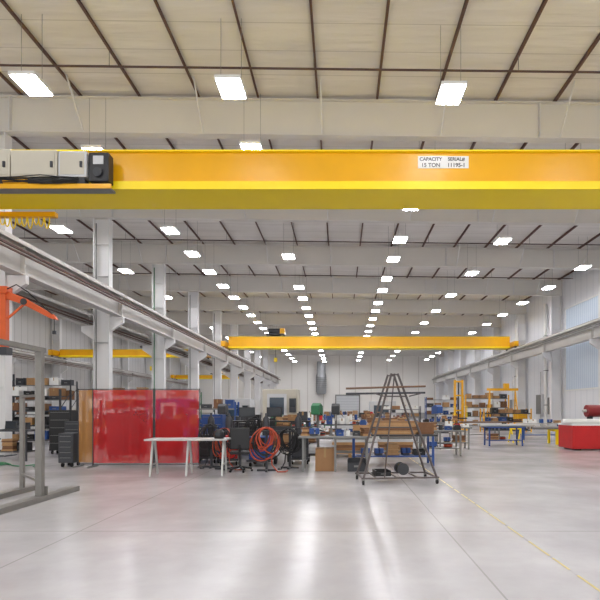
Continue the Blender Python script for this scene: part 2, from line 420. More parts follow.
# ------------------------------------------------------------------ generic workshop things
def table(loc, rz, w, d, h, top, leg, label, splay=0.0, shelf=True, name='work_table', th=0.05, lw=0.06, mid=False):
    g = thing(name, label, 'table', (loc[0], loc[1], 0), rz)
    MB().box(-w/2, w/2, -d/2, d/2, h-th, h).build('tabletop', top, g, bevel=0.005)
    xs = [-w/2+0.12, w/2-0.12]+([0] if mid else [])
    for sx in xs:
        for sy in (-1, 1):
            MB().bar((sx, sy*(d/2-0.08-splay), h-th), (sx, sy*(d/2-0.08), 0), lw).build('leg', leg, g)
        MB().bar((sx, -(d/2-0.1), h*0.3), (sx, (d/2-0.1), h*0.3), lw*0.7).build('cross_brace', leg, g)
    if shelf: MB().box(-w/2+0.14, w/2-0.14, -d/2+0.12, d/2-0.12, h*0.28, h*0.28+0.03).build('shelf', leg, g)
    return g
def small_box(loc, sx, sy, sz, m, label, kind='cardboard_box', rz=0, grp=None):
    g = thing(kind, label, kind.split('_')[-1], loc, rz, grp)
    if kind in ('parts_bin', 'steel_tray'):
        b = MB().box(-sx/2, sx/2, -sy/2, sy/2, 0, 0.02)
        b.box(-sx/2, -sx/2+0.02, -sy/2, sy/2, 0.02, sz).box(sx/2-0.02, sx/2, -sy/2, sy/2, 0.02, sz).box(-sx/2+.02, sx/2-.02, sy/2-0.02, sy/2, 0.02, sz).box(-sx/2+.02, sx/2-.02, -sy/2, -sy/2+0.02, 0.02, sz*0.7)
        b.build('body', m, g); MB().box(-sx/6, sx/6, -sy/2-0.012, -sy/2, sz*0.35, sz*0.5).build('label_holder', GREY, g)
    elif kind == 'wooden_crate':
        b = MB()
        n = 4
        for i in range(n):
            z0 = sz*i/n+0.01; z1 = sz*(i+1)/n-0.01
            b.box(-sx/2, sx/2, -sy/2, -sy/2+0.02, z0, z1).box(-sx/2, sx/2, sy/2-0.02, sy/2, z0, z1)
            b.box(-sx/2, -sx/2+0.02, -sy/2+.02, sy/2-.02, z0, z1).box(sx/2-0.02, sx/2, -sy/2+.02, sy/2-.02, z0, z1)
        b.box(-sx/2+.02, sx/2-.02, -sy/2+.02, sy/2-.02, 0.01, sz-0.03)
        b.build('slats', m, g)
        for x in (-sx/2+0.04, sx/2-0.04): MB().box(x-0.035, x+0.035, -sy/2-0.02, -sy/2, 0, sz).build('batten', m, g)
    else:
        MB().box(-sx/2, sx/2, -sy/2, sy/2, 0, sz).build('body', m, g, bevel=0.006)
        MB().box(-0.03, 0.03, -sy/2-0.003, -sy/2, sz*0.6, sz).box(-0.03, 0.03, -sy/2, sy/2, sz, sz+0.003).build('tape', TAN, g)
    return g
BOXK = [('cardboard_box', CARD, 'brown cardboard box'), ('parts_bin', BLUE, 'blue open parts bin'), ('parts_bin', DGREY, 'dark grey open parts bin'), ('cardboard_box', WHITE, 'white carton'),
        ('wooden_crate', WOOD, 'slatted wooden crate'), ('parts_bin', BLACK, 'black open parts bin'), ('cardboard_box', BROWNW, 'dark brown box')]
def rack(loc, rz, w, d, h, levels, mu, ms, label, short, fill=0.85, n=4, kinds=None, uw=0.04):
    g = thing('storage_rack', label, 'rack', (loc[0], loc[1], 0), rz)
    for sx in (-1, 1):
        for sy in (-1, 1):
            MB().box(sx*w/2-uw, sx*w/2+uw, sy*(d/2-0.04)-uw, sy*(d/2-0.04)+uw, 0, h).build('upright', mu, g)
        for j in range(int(h/0.8)):
            MB().bar((sx*w/2, -d/2+0.08, 0.1+0.8*j), (sx*w/2, d/2-0.08, 0.8+0.8*j), 0.03).build('side_brace', mu, g)
    hs = []
    for l in range(levels):
        z = 0.15+(h-0.5)*l/max(1, levels-1)
        MB().box(-w/2+0.041, w/2-0.041, -d/2+0.09, d/2-0.09, z, z+0.03).box(-w/2+0.041, w/2-0.041, -d/2, -d/2+0.04, z-0.04, z+0.03).build('shelf', ms, g)
        hs.append(z+0.03)
    gapz = (h-0.5)/max(1, levels-1)-0.12
    c, s = math.cos(rz), math.sin(rz)
    for l, z in enumerate(hs):
        for i in range(n):
            if R.random() > fill: continue
            kd, m, nm = R.choice(kinds or BOXK)
            cw = (w-0.1)/n; sx = cw*(0.6+0.3*R.random()); sz = min(gapz, 0.9)*(0.3+0.5*R.random()); sy = (d-0.2)*(0.6+0.3*R.random())
            lx = -w/2+0.05+cw*(i+0.5)
            small_box((loc[0]+lx*c, loc[1]+lx*s, z), sx, sy, sz, m, f'{nm}, {ORD[i]} from left, {ORD[l]} shelf up, {short}', kd, rz, 'goods on the '+short)
    return g
def clutter(x0, x1, y, z, n, short, d=0.5, tall=0.35, pre='on'):
    cw = (x1-x0)/n; grp = f'items {pre} the '+short
    for i in range(n):
        x = x0+cw*(i+0.5); k = R.randrange(10); s = min(cw*0.85, 0.55); pos = f'{ORD[i]} from left {pre} {short}'; yy = y+R.uniform(-0.08, 0.08); rz = R.uniform(-0.3, 0.3)
        loc = (x, yy, z)
        if k == 0:
            g = thing('paint_can', 'can with silver lid, '+pos, 'can', loc, rz, grp); r = s*0.3; h = tall*0.6
            MB().lathe([(r, 0), (r, h)], 18).build('can_body', R.choice([WHITE, BLUE, DGREY]), g, smooth=True)
            MB().lathe([(r*1.04, h), (r*1.04, h+0.015), (r*0.8, h+0.012)], 18).build('lid', ALU, g)
        elif k == 1:
            c_, m = R.choice([('red', RED), ('black', BLACK), ('blue', BLUE)])
            g = thing('toolbox', f'{c_} toolbox, '+pos, 'toolbox', loc, rz, grp); h = tall*0.6
            MB().prism([(-s/2, 0), (s/2, 0), (s/2, h*0.7), (s*0.3, h), (-s*0.3, h), (-s/2, h*0.7)], -0.11, 0.11).build('body', m, g)
            MB().path([(-s*0.2, 0, h), (-s*0.2, 0, h+0.05), (s*0.2, 0, h+0.05), (s*0.2, 0, h)], 0.01, 6).build('handle', DGREY, g)
        elif k == 2:
            g = thing('bench_vise', 'steel bench vise, '+pos, 'vise', loc, rz, grp)
            MB().box(-0.1, 0.1, -0.08, 0.08, 0, 0.05).build('base', DGREY, g)
            MB().box(-0.12, 0.0, -0.07, 0.07, 0.05, 0.2).build('fixed_jaw', BLUE, g)
            MB().box(0.04, 0.14, -0.07, 0.07, 0.05, 0.2).build('moving_jaw', BLUE, g)
            MB().tube((0.14, 0, 0.1), (0.24, 0, 0.1), 0.015, 8).tube((0.24, -0.1, 0.1), (0.24, 0.1, 0.1), 0.008, 6).build('screw_handle', ALU, g)
        elif k in (3, 8):
            g = thing('plank_stack', 'stack of wood offcuts, '+pos, 'wood stack', loc, rz, grp)
            for q in range(int(tall/0.07)+1): MB().box(-s*0.55+0.02*q % 0.05, s*0.55-0.03*(q % 2), -0.16+0.02*(q % 2), 0.14, q*0.055, q*0.055+0.05).build('board', R.choice([WOOD, BROWNW]), g)
        elif k in (4, 9):
            g = thing('cable_bundle', 'coiled dark cable, '+pos, 'cable', loc, rz, grp)
            for q in range(5):
                r = s*(0.3+0.03*(q % 2)); MB().path([(r*math.cos(t*PI/9), r*0.8*math.sin(t*PI/9), 0.015+0.026*q) for t in range(18)], 0.013, 6, True).build('cable_loop', R.choice([BLACK, COPPER]), g)
        elif k == 5:
            g = thing('pipe_fitting', 'upright flanged pipe piece, '+pos, 'pipe piece', loc, rz, grp)
            MB().lathe([(s*0.35, 0), (s*0.35, 0.03), (s*0.2, 0.031), (s*0.2, tall*0.8), (s*0.33, tall*0.8+0.001), (s*0.33, tall*0.8+0.03)], 18).build('fitting', R.choice([GREY, DGREY, BRONZE]), g)
            MB().tube((0, 0, tall*0.8+0.03), (0, 0, tall*0.8+0.09), 0.02, 8).build('spindle', DGREY, g)
        else:
            kd, m, nm = R.choice(BOXK)
            small_box(loc, s, d*0.6, tall*(0.4+0.6*R.random()), m, nm+', '+pos, kd, rz, grp)
def bench(x, y, w, top, leg, short, n, h=0.9, tall=0.35, under=True, label=None):
    table((x, y), 0, w, 0.8, h, top, leg, (label or short)+', covered in workshop clutter')
    clutter(x-w/2+0.05, x+w/2-0.05, y, h, n, short, 0.5, tall)
    if under: clutter(x-w/2+0.2, x+w/2-0.2, y, h*0.28+0.031, max(2, n//2), short, 0.4, 0.33, 'under')

# ---- welding screens
def screen(x0, x1, z0, z1, y, m, label, grp, folds, rz=0.0):
    w = x1-x0
    g = thing('welding_screen', label, 'screen', (x0, y, 0), rz, grp)
    for sx in (0.014, w-0.014):
        MB().tube((sx, 0, 0.04), (sx, 0, z1), 0.013, 10).build('post', DGREY, g)
        MB().box(sx-0.014, sx+0.014, -0.28, 0.28, 0.0, 0.04).build('foot', GREY, g)
    for z in (z1-0.02, z0-0.04): MB().tube((0.03, 0, z), (w-0.03, 0, z), 0.012, 8).build('rail', DGREY, g)
    MB().sheet(w-0.06, z0, z1-0.04, folds, 0.026, 0.0, 0.03).build('curtain', m, g, smooth=True)
    return g
sg = 'welding screens'
screen(-7.42, -6.97, 0.12, 2.2, 14.1, AMBER, 'narrow amber tan translucent welding screen beside the grey tool cabinet', sg, 1)
screen(-6.94, -5.22, 0.12, 2.2, 13.95, REDV, 'wide translucent red welding screen beside the tan one', sg, 3)
screen(-5.21, -3.95, 0.12, 2.2, 13.95, REDV, 'translucent red welding screen behind the grey topped table', sg, 2, 0.05)

def tool_cabinet(loc, rz, w, d, h, m, label, nd=5):
    g = thing('tool_cabinet', label, 'cabinet', (loc[0], loc[1], 0), rz)
    MB().box(-w/2, w/2, -d/2, d/2, 0.12, h).build('body', m, g, bevel=0.01)
    for i in range(nd):
        z0 = 0.16+(h-0.2)*i/nd; z1 = 0.16+(h-0.2)*(i+1)/nd-0.02
        dr = MB().box(-w/2+0.03, w/2-0.03, -d/2-0.015, -d/2-0.001, z0, z1).build('drawer', m, g)
        MB().box(-w/2+0.06, w/2-0.06, -d/2-0.04, -d/2-0.016, z1-0.03, z1-0.018).build('handle', GREY, dr)
    for sx in (-1, 1):
        for sy in (-1, 1): MB().tube((sx*(w/2-0.08)-0.02, sy*(d/2-0.08), 0.06), (sx*(w/2-0.08)+0.02, sy*(d/2-0.08), 0.06), 0.06, 12).build('caster', RUB, g)
    return g
tool_cabinet((-7.68, 14.2), 0, 0.42, 0.5, 0.95, DGREY, 'dark grey rolling tool cabinet left of the welding screens')
tool_cabinet((-5.7, 16.4), 0, 0.9, 0.5, 1.3, BLACK, 'black rolling tool cabinet behind the red welding screen')
tool_cabinet((-7.1, 16.6), 0, 1.1, 0.6, 1.5, DGREY, 'dark grey tall tool cabinet behind the tan and red screens')
tool_cabinet((-4.3, 16.9), 0, 0.7, 0.5, 1.45, BLUE, 'blue tool cabinet behind the last red screen')
tool_cabinet((-3.4, 17.8), 0.1, 0.8, 0.5, 1.15, DGREY, 'dark grey rolling tool chest behind the black desk')

# ---- steel frame stand left foreground
g = thing('steel_frame_stand', 'tall slim grey steel frame on long flat floor rails at left foreground', 'steel frame', (-5.3, 8.8, 0))
FS = mat('weathered_steel', (128, 125, 120), 0.5, 0.3, 0.2, 6)
for xx, ya, yb in ((0, -2.6, 1.15), (-0.9, -2.2, 1.5)): MB().box(xx-0.1, xx+0.1, ya, yb, 0.0, 0.09).build('floor_rail', FS, g)
for yy in (0.0, -2.0): MB().box(-0.055, 0.055, yy-0.05, yy+0.05, 0.09, 2.62).build('post', FS, g)
MB().box(-0.94, -0.87, 0.9, 0.97, 0.09, 1.9).build('post', FS, g)
MB().box(-0.055, 0.055, -2.3, 0.1, 2.621, 2.7).build('top_bar', FS, g)
MB().bar((-0.04, 0.02, 1.86), (-0.9, 0.93, 1.86), 0.04).build('cross_bar', FS, g)
MB().bar((-0.04, 0.02, 0.35), (-0.9, 0.93, 0.35), 0.04).build('cross_bar', FS, g)
MB().box(-0.1, 0.1, 0.055, 0.08, 0.09, 0.25).build('gusset_plate', FS, g)

# ---- orange jib arm on first left column
g = thing('jib_arm', 'orange upright with slim articulated arm mounted on the first left column', 'jib arm', (-11.5, 17.06, 3.6))
MB().box(-0.12, 0.12, -0.11, 0.11, 0.0, 2.1).build('mast', ORG, g, bevel=0.02)
for za, zc in ((1.95, 2.2), (-0.12, 0.14)): MB().box(-0.17, 0.18, -0.16, 0.19, za, zc).build('bearing_block', DGREY if za < 0 else ORG, g, bevel=0.02)
MB().prism([(0.11, 1.78), (0.11, 2.06), (0.75, 1.8), (1.75, 1.22), (1.85, 1.06), (1.6, 1.12), (0.7, 1.58)], -0.07, 0.07).build('arm', ORG, g, bevel=0.02)
MB().bar((0.1, 0, 1.1), (0.68, 0, 1.6), 0.06).build('brace', ORG, g)
MB().tube((0.72, -0.1, 1.68), (0.72, 0.1, 1.68), 0.11, 18).build('pivot', DGREY, g)
MB().path([(0.15, -0.09, 2.1), (0.5, -0.12, 2.25), (0.9, -0.12, 2.0), (1.3, -0.1, 1.6), (1.7, -0.08, 1.25)], 0.02, 6).build('hose', BLACK, g)
MB().tube((1.72, 0, 0.7), (1.72, 0, 1.1), 0.012, 6).box(1.67, 1.77, -0.04, 0.04, 0.58, 0.7).build('hook', DGREY, g)

# ---- left bench
table((-10.7, 15.9), 0, 2.0, 0.8, 0.98, DGREY, DGREY, 'dark steel workbench at the left edge under the jib arm')
tool_cabinet((-9.2, 17.6), 0, 0.8, 0.5, 1.2, DGREY, 'dark grey drawer cabinet between the bench and the welding screens')
tool_cabinet((-10.2, 18.4), 0, 0.8, 0.5, 1.6, BLACK, 'tall black drawer cabinet behind the left edge workbench')
g = thing('laptop', 'open black laptop standing on the left edge workbench', 'laptop', (-10.45, 15.8, 0.98), 0.3)
MB().box(-0.19, 0.19, -0.13, 0.13, 0, 0.022).build('keyboard_base', BLACK, g)
l = MB().prism([(0.12, 0.02), (0.14, 0.02), (0.22, 0.27), (0.2, 0.27)], -0.19, 0.19, 'x').build('lid', BLACK, g)
MB().prism([(0.118, 0.035), (0.12, 0.035), (0.192, 0.255), (0.19, 0.255)], -0.17, 0.17, 'x').build('screen', SCRN, l)
for i, (dx, m, nm) in enumerate(((-0.7, RED, 'red'), (0.5, DGREY, 'dark grey'))):
    small_box((-10.6+dx, 15.9, 0.98), 0.3, 0.25, 0.22, m, f'{nm} open parts bin on the left edge workbench', 'parts_bin')
clutter(-11.5, -9.9, 15.9, 0.306, 4, 'left edge workbench', 0.4, 0.45, 'under')
b = MB()
b.path([(-0.5+0.45*math.cos(t*0.5)*(1-t*0.01), 0.35*math.sin(t*0.5), 0.02+0.0008*t) for t in range(40)]+[(0.3+0.1*t, -0.3-0.05*t*math.sin(t), 0.02) for t in range(8)], 0.016, 6)
tag(b.build('air_hose', GREEN, None, (-9.6, 14.5, 0), smooth=True), 'green air hose lying coiled on the floor at left', 'hose')

# ---- grey topped table
TGR = mat('table_grey_metal', (186, 186, 184), 0.4, 0.2)
table((-3.75, 12.35), 0.05, 1.95, 0.75, 0.9, TGR, ALU, 'pale grey metal topped work table in front of the red screens', 0.22, False, th=0.04, lw=0.045, mid=True)
g = thing('welding_helmet', 'black welding helmet lying on the pale grey work table', 'helmet', (-3.0, 12.3, 0.9))
MB().lathe([(0.11, 0), (0.13, 0.06), (0.12, 0.16), (0.07, 0.22), (0.01, 0.235)], 18).build('shell', BLACK, g, smooth=True)
MB().box(-0.06, 0.06, -0.137, -0.11, 0.08, 0.14).build('visor', SCRN, g)
# ---- black office chair
g = thing('office_chair', 'black swivel office chair between the grey table and hose coils', 'chair', (-2.62, 13.0, 0), 0.15)
MB().box(-0.25, 0.25, -0.25, 0.25, 0.46, 0.54).build('seat', BLACK, g, bevel=0.03)
MB().box(-0.25, 0.25, -0.3, -0.24, 0.6, 1.15).build('backrest', BLACK, g, bevel=0.025)
MB().bar((0, -0.2, 0.47), (0, -0.32, 0.7), 0.06).build('back_support', BLACK, g)
for s in (-1, 1):
    MB().path([(s*0.25, 0.05, 0.5), (s*0.31, 0.05, 0.52), (s*0.31, 0.05, 0.73)], 0.018, 6).build('armrest_bracket', BLACK, g)
    MB().box(s*0.31-0.03, s*0.31+0.03, -0.14, 0.16, 0.73, 0.76).build('armrest', BLACK, g)
MB().tube((0, 0, 0.12), (0, 0, 0.46), 0.03, 10).build('gas_column', DGREY, g)
for k in range(5):
    a = 2*PI*k/5; ca, sa = math.cos(a), math.sin(a)
    lg = MB().bar((0, 0, 0.13), (0.3*ca, 0.3*sa, 0.08), 0.045).build('base_leg', BLACK, g)
    MB().tube((0.3*ca-0.02*sa, 0.3*sa+0.02*ca, 0.03), (0.3*ca+0.02*sa, 0.3*sa-0.02*ca, 0.03), 0.03, 10).build('caster', RUB, lg)

# ---- welders
def welder(loc, rz, m, label):
    g = thing('welding_machine', label, 'welding machine', (loc[0], loc[1], 0), rz, 'welding machines')
    MB().box(-0.25, 0.25, -0.35, 0.35, 0.2, 0.85).build('body', m, g, bevel=0.02)
    MB().box(-0.22, 0.22, -0.365, -0.35, 0.5, 0.82).build('control_panel', BLACK, g)
    for i in range(3): MB().tube((-0.13+0.13*i, -0.39, 0.66), (-0.13+0.13*i, -0.365, 0.66), 0.03, 12).build('knob', DGREY, g)
    MB().box(-0.28, 0.28, -0.4, 0.6, 0.14, 0.2).build('cart_base', DGREY, g)
    MB().path([(-0.2, 0.3, 0.85), (-0.2, 0.3, 1.05), (0.2, 0.3, 1.05), (0.2, 0.3, 0.85)], 0.018, 6).build('handle', DGREY, g)
    for sx in (-1, 1):
        MB().tube((sx*0.29, 0.4, 0.13), (sx*0.34, 0.4, 0.13), 0.13, 16).build('wheel', RUB, g)
        MB().tube((sx*0.22-0.02, -0.3, 0.06), (sx*0.22+0.02, -0.3, 0.06), 0.06, 12).build('caster', RUB, g)
    MB().lathe([(0.11, 0.2), (0.11, 1.25), (0.09, 1.35), (0.035, 1.42), (0.03, 1.5), (0.001, 1.51)], 16, (0, 0.48, 0)).build('gas_cylinder', DGREY, g, smooth=True)
    return g
welder((-3.3, 14.7), 0.2, RED, 'red welding machine with gas cylinder behind the office chair')
welder((-2.3, 14.4), -0.15, BLUE, 'blue welding machine with gas cylinder behind the orange hose coil')
welder((-4.05, 15.3), 0.1, BLACK, 'black welding machine with gas cylinder nearest the red screens')
welder((-1.25, 15.0), 0.15, DGREY, 'dark grey welding machine with gas cylinder left of the box table')
def coil(loc, rz, m, label, r=0.34, n=9, z=0.75, grp='hose coils', sd=1):
    g = thing('hose_coil', label, 'hose coil', (loc[0], loc[1], 0), rz, grp)
    MB().box(-0.03, 0.03, -0.03, 0.03, 0, z+r*0.9).box(-0.25, 0.25, -0.03, 0.03, 0, 0.05).box(-0.03, 0.03, -0.25, 0.25, 0, 0.051).build('stand', DGREY, g)
    MB().box(-0.18, 0.18, -0.24, 0.0, z+r*0.72, z+r*0.8).build('hanger', DGREY, g)
    for i in range(n):
        rr = r*(0.55+0.6*R.random()); rx = rr*(0.5+0.4*R.random()); yy = -0.06-0.022*i
        ph = R.uniform(-0.1, 0.1)
        MB().path([(rx*math.cos(t*PI/12)+ph*(1-math.sin(t*PI/12)), yy+0.015*math.sin(t*0.9+i), z+(r-rr)*0.9+rr*math.sin(t*PI/12)) for t in range(24)], 0.015, 7, True).build('hose_loop', (m, BLACK, m)[i % 3], g, smooth=True)
    MB().path([(sd*rx*0.6, -0.25, z-r*0.8), (sd*0.15, -0.3, 0.2), (sd*0.3, -0.4, 0.025), (sd*0.5, -0.35, 0.02), (sd*0.55, -0.1, 0.02)], 0.016, 6).build('loose_hose', m, g)
    return g
coil((-1.95, 13.1), 0.1, COPPER, 'orange brown hose coil hung on a stand right of the office chair', 0.4, 13)
coil((-1.4, 13.7), -0.1, BLACK, 'black hose coil hung on a stand left of the box table', 0.36, 12, sd=-0.5)
coil((-3.15, 13.5), 0.2, COPPER, 'orange cable coil hung on a stand left of the office chair', 0.36, 11)
coil((-2.7, 15.6), 0.2, BLACK, 'black hose coil hung high on a stand behind the chair', 0.3, 8, 1.1)
coil((-3.6, 13.9), 0.1, BLACK, 'black cable coil hung on a stand beside the last red screen', 0.32, 10, 0.9, sd=-0.5)

# ---- black desk with clutter behind
table((-2.3, 16.5), 0, 2.6, 0.8, 1.25, BLACK, DGREY, 'high black desk cluttered with monitors behind the welding machines')
for i, (x, dsc) in enumerate(((-3.1, 'left'), (-2.2, 'right'))):
    g = thing('computer_monitor', f'black flat computer monitor at the {dsc} of the high black desk', 'monitor', (x, 16.5, 1.25), 0.2-0.4*i)
    MB().box(-0.26, 0.26, -0.02, 0.02, 0.12, 0.44).build('housing', BLACK, g)
    MB().box(-0.24, 0.24, -0.024, -0.021, 0.14, 0.42).build('screen', SCRN, g)
    MB().box(-0.03, 0.03, 0.0, 0.03, 0.01, 0.12).box(-0.12, 0.12, -0.08, 0.1, 0, 0.012).build('stand', BLACK, g)
for i, x in enumerate((-1.6, -1.25)):
    small_box((x, 16.5, 1.25), 0.28, 0.3, 0.2+0.1*i, (CARD, DGREY)[i], ('brown cardboard box', 'dark grey box')[i]+' on the high black desk', 'cardboard_box')
clutter(-3.45, -1.2, 16.5, 0.382, 5, 'high black desk', 0.5, 0.5, 'under')

# ---- box table
table((-0.15, 13.3), 0.0, 1.9, 0.9, 0.92, GREY, GREY, 'grey steel table with a brown box beneath, left of the A-frame cart', 0.0, False, lw=0.05, mid=True)
small_box((-0.42, 13.3, 0), 0.5, 0.5, 0.6, CARD, 'tall brown cardboard box standing under the grey steel table', 'cardboard_box')
small_box((0.42, 13.2, 0), 0.5, 0.4, 0.32, DGREY, 'dark open bin under the grey steel table', 'parts_bin')
clutter(-1.05, 0.75, 13.3, 0.92, 8, 'grey steel table', 0.5, 0.22)
# ---- long table
table((1.5, 14.7), 0, 2.5, 1.0, 0.9, DGREY, BLUE, 'long dark work table on blue legs holding stacked wood', 0.0, True, lw=0.06)
small_box((0.6, 14.7, 0.9), 0.5, 0.6, 0.26, WOOD, 'slatted wooden crate at the left end of the long dark table', 'wooden_crate')
small_box((2.45, 14.7, 0.9), 0.45, 0.6, 0.34, BROWNW, 'brown slatted crate at the right end of the long dark table', 'wooden_crate')
clutter(0.5, 2.5, 14.75, 0.283, 5, 'long dark table', 0.5, 0.4, 'under')
for l in range(7):
    for q in range(3):
        o = MB().box(-0.62-0.05*((l*q) % 3), 0.62+0.06*((l+q) % 3), -0.09, 0.09, 0, 0.05).build('wood_plank', (WOOD, BROWNW, WOOD, CARD)[(l//2) % 4], None, (1.53, 14.5+0.2*q, 0.9+0.055*l), 0.01*((l+q) % 3-1))
        tag(o, f'bare wood plank, {ORD[q]} from front, {ORD[l]} layer up of stack on long dark table', 'plank', 'planks stacked between the crates')
def pallet(x, y, label, layers, lab2):
    g = thing('wooden_pallet', label, 'pallet', (x, y, 0), 0, 'loaded pallets')
    for k in range(7): MB().box(-0.6, 0.6, -0.5+0.15*k, -0.39+0.15*k, 0.11, 0.135).build('deck_board', WOOD, g)
    for k in (-0.5, 0, 0.5): MB().box(k-0.05, k+0.05, -0.5, 0.51, 0, 0.109).build('stringer', WOOD, g)
    for j in range(layers):
        m, c_ = ((WOOD, 'pale'), (GREY, 'grey'), (BROWNW, 'dark brown'), (LGREY, 'light grey'), (CARD, 'tan'))[(j*3+layers) % 5]
        w = 0.52+0.08*R.random()
        o = MB().box(-w, w, -0.42, 0.42, 0, 0.085).build('flat_panel', m, None, (x, y, 0.136+0.092*j), R.uniform(-0.04, 0.04))
        tag(o, f'{c_} flat panel stacked on the {lab2}, {ORD[j]} layer up', 'panel', 'panels on the '+lab2)
pallet(0.3, 17.4, 'low wooden pallet loaded with flat panels behind the grey steel table', 6, 'left loaded pallet')
pallet(1.9, 17.6, 'wooden pallet loaded with flat panels behind the stacked wood', 11, 'right loaded pallet')
bench(3.5, 17.6, 1.5, GREY, GREY, 'grey bench right of loaded pallets', 5, 0.9, 0.3)

# ---- A-frame cart
def aframe(loc, rz, w, h, d, label):
    g = thing('a_frame_cart', label, 'cart', (loc[0], loc[1], 0), rz)
    AF = mat('a_frame_steel', (92, 84, 82), 0.5, 0.3, 0.2, 5)
    a = 0.07; off = -0.07
    def X(s, z):
        f = (z-0.12)/(h-0.12); return off*f+s*(w/2+(a-w/2)*f)
    for yy in (0, d):
        Y = lambda z: yy+(d/2-yy)*0.6*(z-0.12)/(h-0.12)
        for s in (-1, 1): MB().tube((X(s, h), Y(h), h), (X(s, .12), yy, 0.12), 0.025, 10).build('leg', AF, g)
        for z in ((1.9, h-0.02) if yy == 0 else (1.2, h-0.02)):
            MB().tube((X(-1, z), Y(z), z), (X(1, z), Y(z), z), 0.015, 8).build('rung', AF, g)
        MB().bar((-w/2-0.04, yy, 0.14), (w/2+0.04, yy, 0.14), 0.035).build('base_bar', AF, g)
    MB().tube((X(0, h), d*0.3, h), (X(0, .14)-0.35, 0, .14), 0.015, 8).build('inner_strut', AF, g)
    for s in (-1, 1):
        MB().bar((s*w/2, 0, 0.14), (s*w/2, d, 0.14), 0.035).build('base_bar', AF, g)
        for yy in (0, d):
            MB().tube((s*w/2-0.02, yy, 0.05), (s*w/2+0.02, yy, 0.05), 0.05, 14).build('caster', RUB, g)
            MB().box(s*w/2-0.03, s*w/2+0.03, yy-0.02, yy+0.02, 0.08, 0.12).build('caster_fork', GREY, g)
    for k in range(3): MB().bar((-w/2+0.3+0.45*k, 0, 0.14), (-w/2+0.3+0.45*k, d, 0.14), 0.03).build('deck_bar', AF, g)
    for s in (-1, 1): MB().tube((X(s, 1.9)+s*0.05, 0.16, 1.9), (X(s, 1.9)+s*0.28, 0.05, 1.96), 0.014, 8).build('peg', AF, g)
    return g
aframe((1.28, 10.75), 0.12, 1.62, 2.4, 0.9, 'tall slender dark steel A-frame cart with few rungs on casters')
for i, z in enumerate((1.95, 2.06)):
    o = MB().tube((-0.95, 0, 0), (0.8, 0, 0.03*i+0.03), 0.022, 10).build('steel_pipe', (DGREY, BRONZE)[i], None, (1.05, 10.87-0.06*i, z), 0.12, True)
    tag(o, ('grey steel pipe resting across the A-frame cart', 'brown steel pipe resting across the A-frame cart above the grey one')[i], 'pipe', 'pipes on the A-frame cart')
g = thing('cable_reel', 'small black cable reel standing on the A-frame cart base', 'cable reel', (1.4, 11.0, 0.155), 0.15)
for yy in (0.1, 0.4):
    MB().tube((0, yy, 0.13), (0, yy+0.03, 0.13), 0.13, 24).build('flange', DGREY, g)
MB().tube((0, 0.13, 0.13), (0, 0.4, 0.13), 0.1, 20).build('cable_winding', RUB, g)
small_box((0.9, 11.1, 0.155), 0.34, 0.4, 0.12, BLACK, 'low black open bin on the A-frame cart base', 'parts_bin', 0.12)

# ---- machines
def cnc(loc, w, d, h, m, label):
    g = thing('machining_center', label, 'machine', (loc[0], loc[1], 0), 0)
    MB().box(-w/2, w/2, -d/2, d/2, 0.05, h*0.35).box(-w/2, w/2, -d/2+0.2, d/2, h*0.35, h).build('enclosure', m, g, bevel=0.03)
    dr = MB().box(-w/2+0.3, w/2-0.7, -d/2+0.15, -d/2+0.2, h*0.37, h*0.9).build('door', LGREY, g)
    MB().box(-w/2+0.45, w/2-0.85, -d/2+0.13, -d/2+0.15, h*0.45, h*0.82).build('window', GLASS, dr)
    cp = MB().box(w/2-0.5, w/2-0.1, -d/2-0.1, -d/2+0.19, h*0.5, h*0.8).build('control_panel', DGREY, g)
    MB().box(w/2-0.45, w/2-0.15, -d/2-0.11, -d/2-0.1, h*0.62, h*0.78).build('screen', SCRN, cp)
    MB().box(-w/2+0.1, w/2-0.1, -d/2+0.1, d/2-0.1, 0, 0.05).build('base', DGREY, g)
cnc((-3.8, 32.0), 2.2, 2.0, 2.9, CREAM, 'cream enclosed machining center with a window behind the workshop clutter')
cnc((-7.6, 36.0), 2.4, 2.0, 2.4, LGREY, 'pale grey enclosed machine beyond the red screens')
cnc((-8.9, 27.0), 1.8, 1.6, 2.2, BLUE, 'blue enclosed machine beside the left column row')
cnc((4.8, 58.0), 3.0, 2.0, 2.6, LGREY, 'pale grey enclosed machine far down the hall')
def drill_press(x, y, m, label):
    g = thing('drill_press', label, 'drill press', (x, y, 0), R.uniform(-0.2, 0.2), 'drill presses')
    MB().box(-0.25, 0.25, -0.35, 0.3, 0, 0.08).build('base', DGREY, g)
    MB().tube((0, 0.15, 0.08), (0, 0.15, 1.7), 0.05, 12).build('column', GREY, g)
    MB().box(-0.22, 0.22, -0.3, 0.12, 0.85, 0.9).build('work_table', DGREY, g)
    MB().prism([(-0.4, 1.45), (0.35, 1.4), (0.35, 1.75), (-0.1, 1.85), (-0.4, 1.75)], -0.15, 0.15, 'x').build('head', m, g, bevel=0.02)
    MB().tube((0, -0.25, 1.2), (0, -0.25, 1.45), 0.03, 10).build('spindle', ALU, g)
    MB().tube((0.15, -0.2, 1.5), (0.3, -0.35, 1.35), 0.012, 6).build('feed_handle', BLACK, g)
drill_press(-0.85, 17.8, GREEN, 'green drill press behind the grey steel table')
drill_press(4.6, 24.0, BLUE, 'blue drill press right of the loaded pallets')
drill_press(-4.6, 19.5, DGREY, 'dark grey drill press behind the last red screen')
drill_press(-0.2, 19.2, DGREY, 'dark grey drill press behind the left loaded pallet')
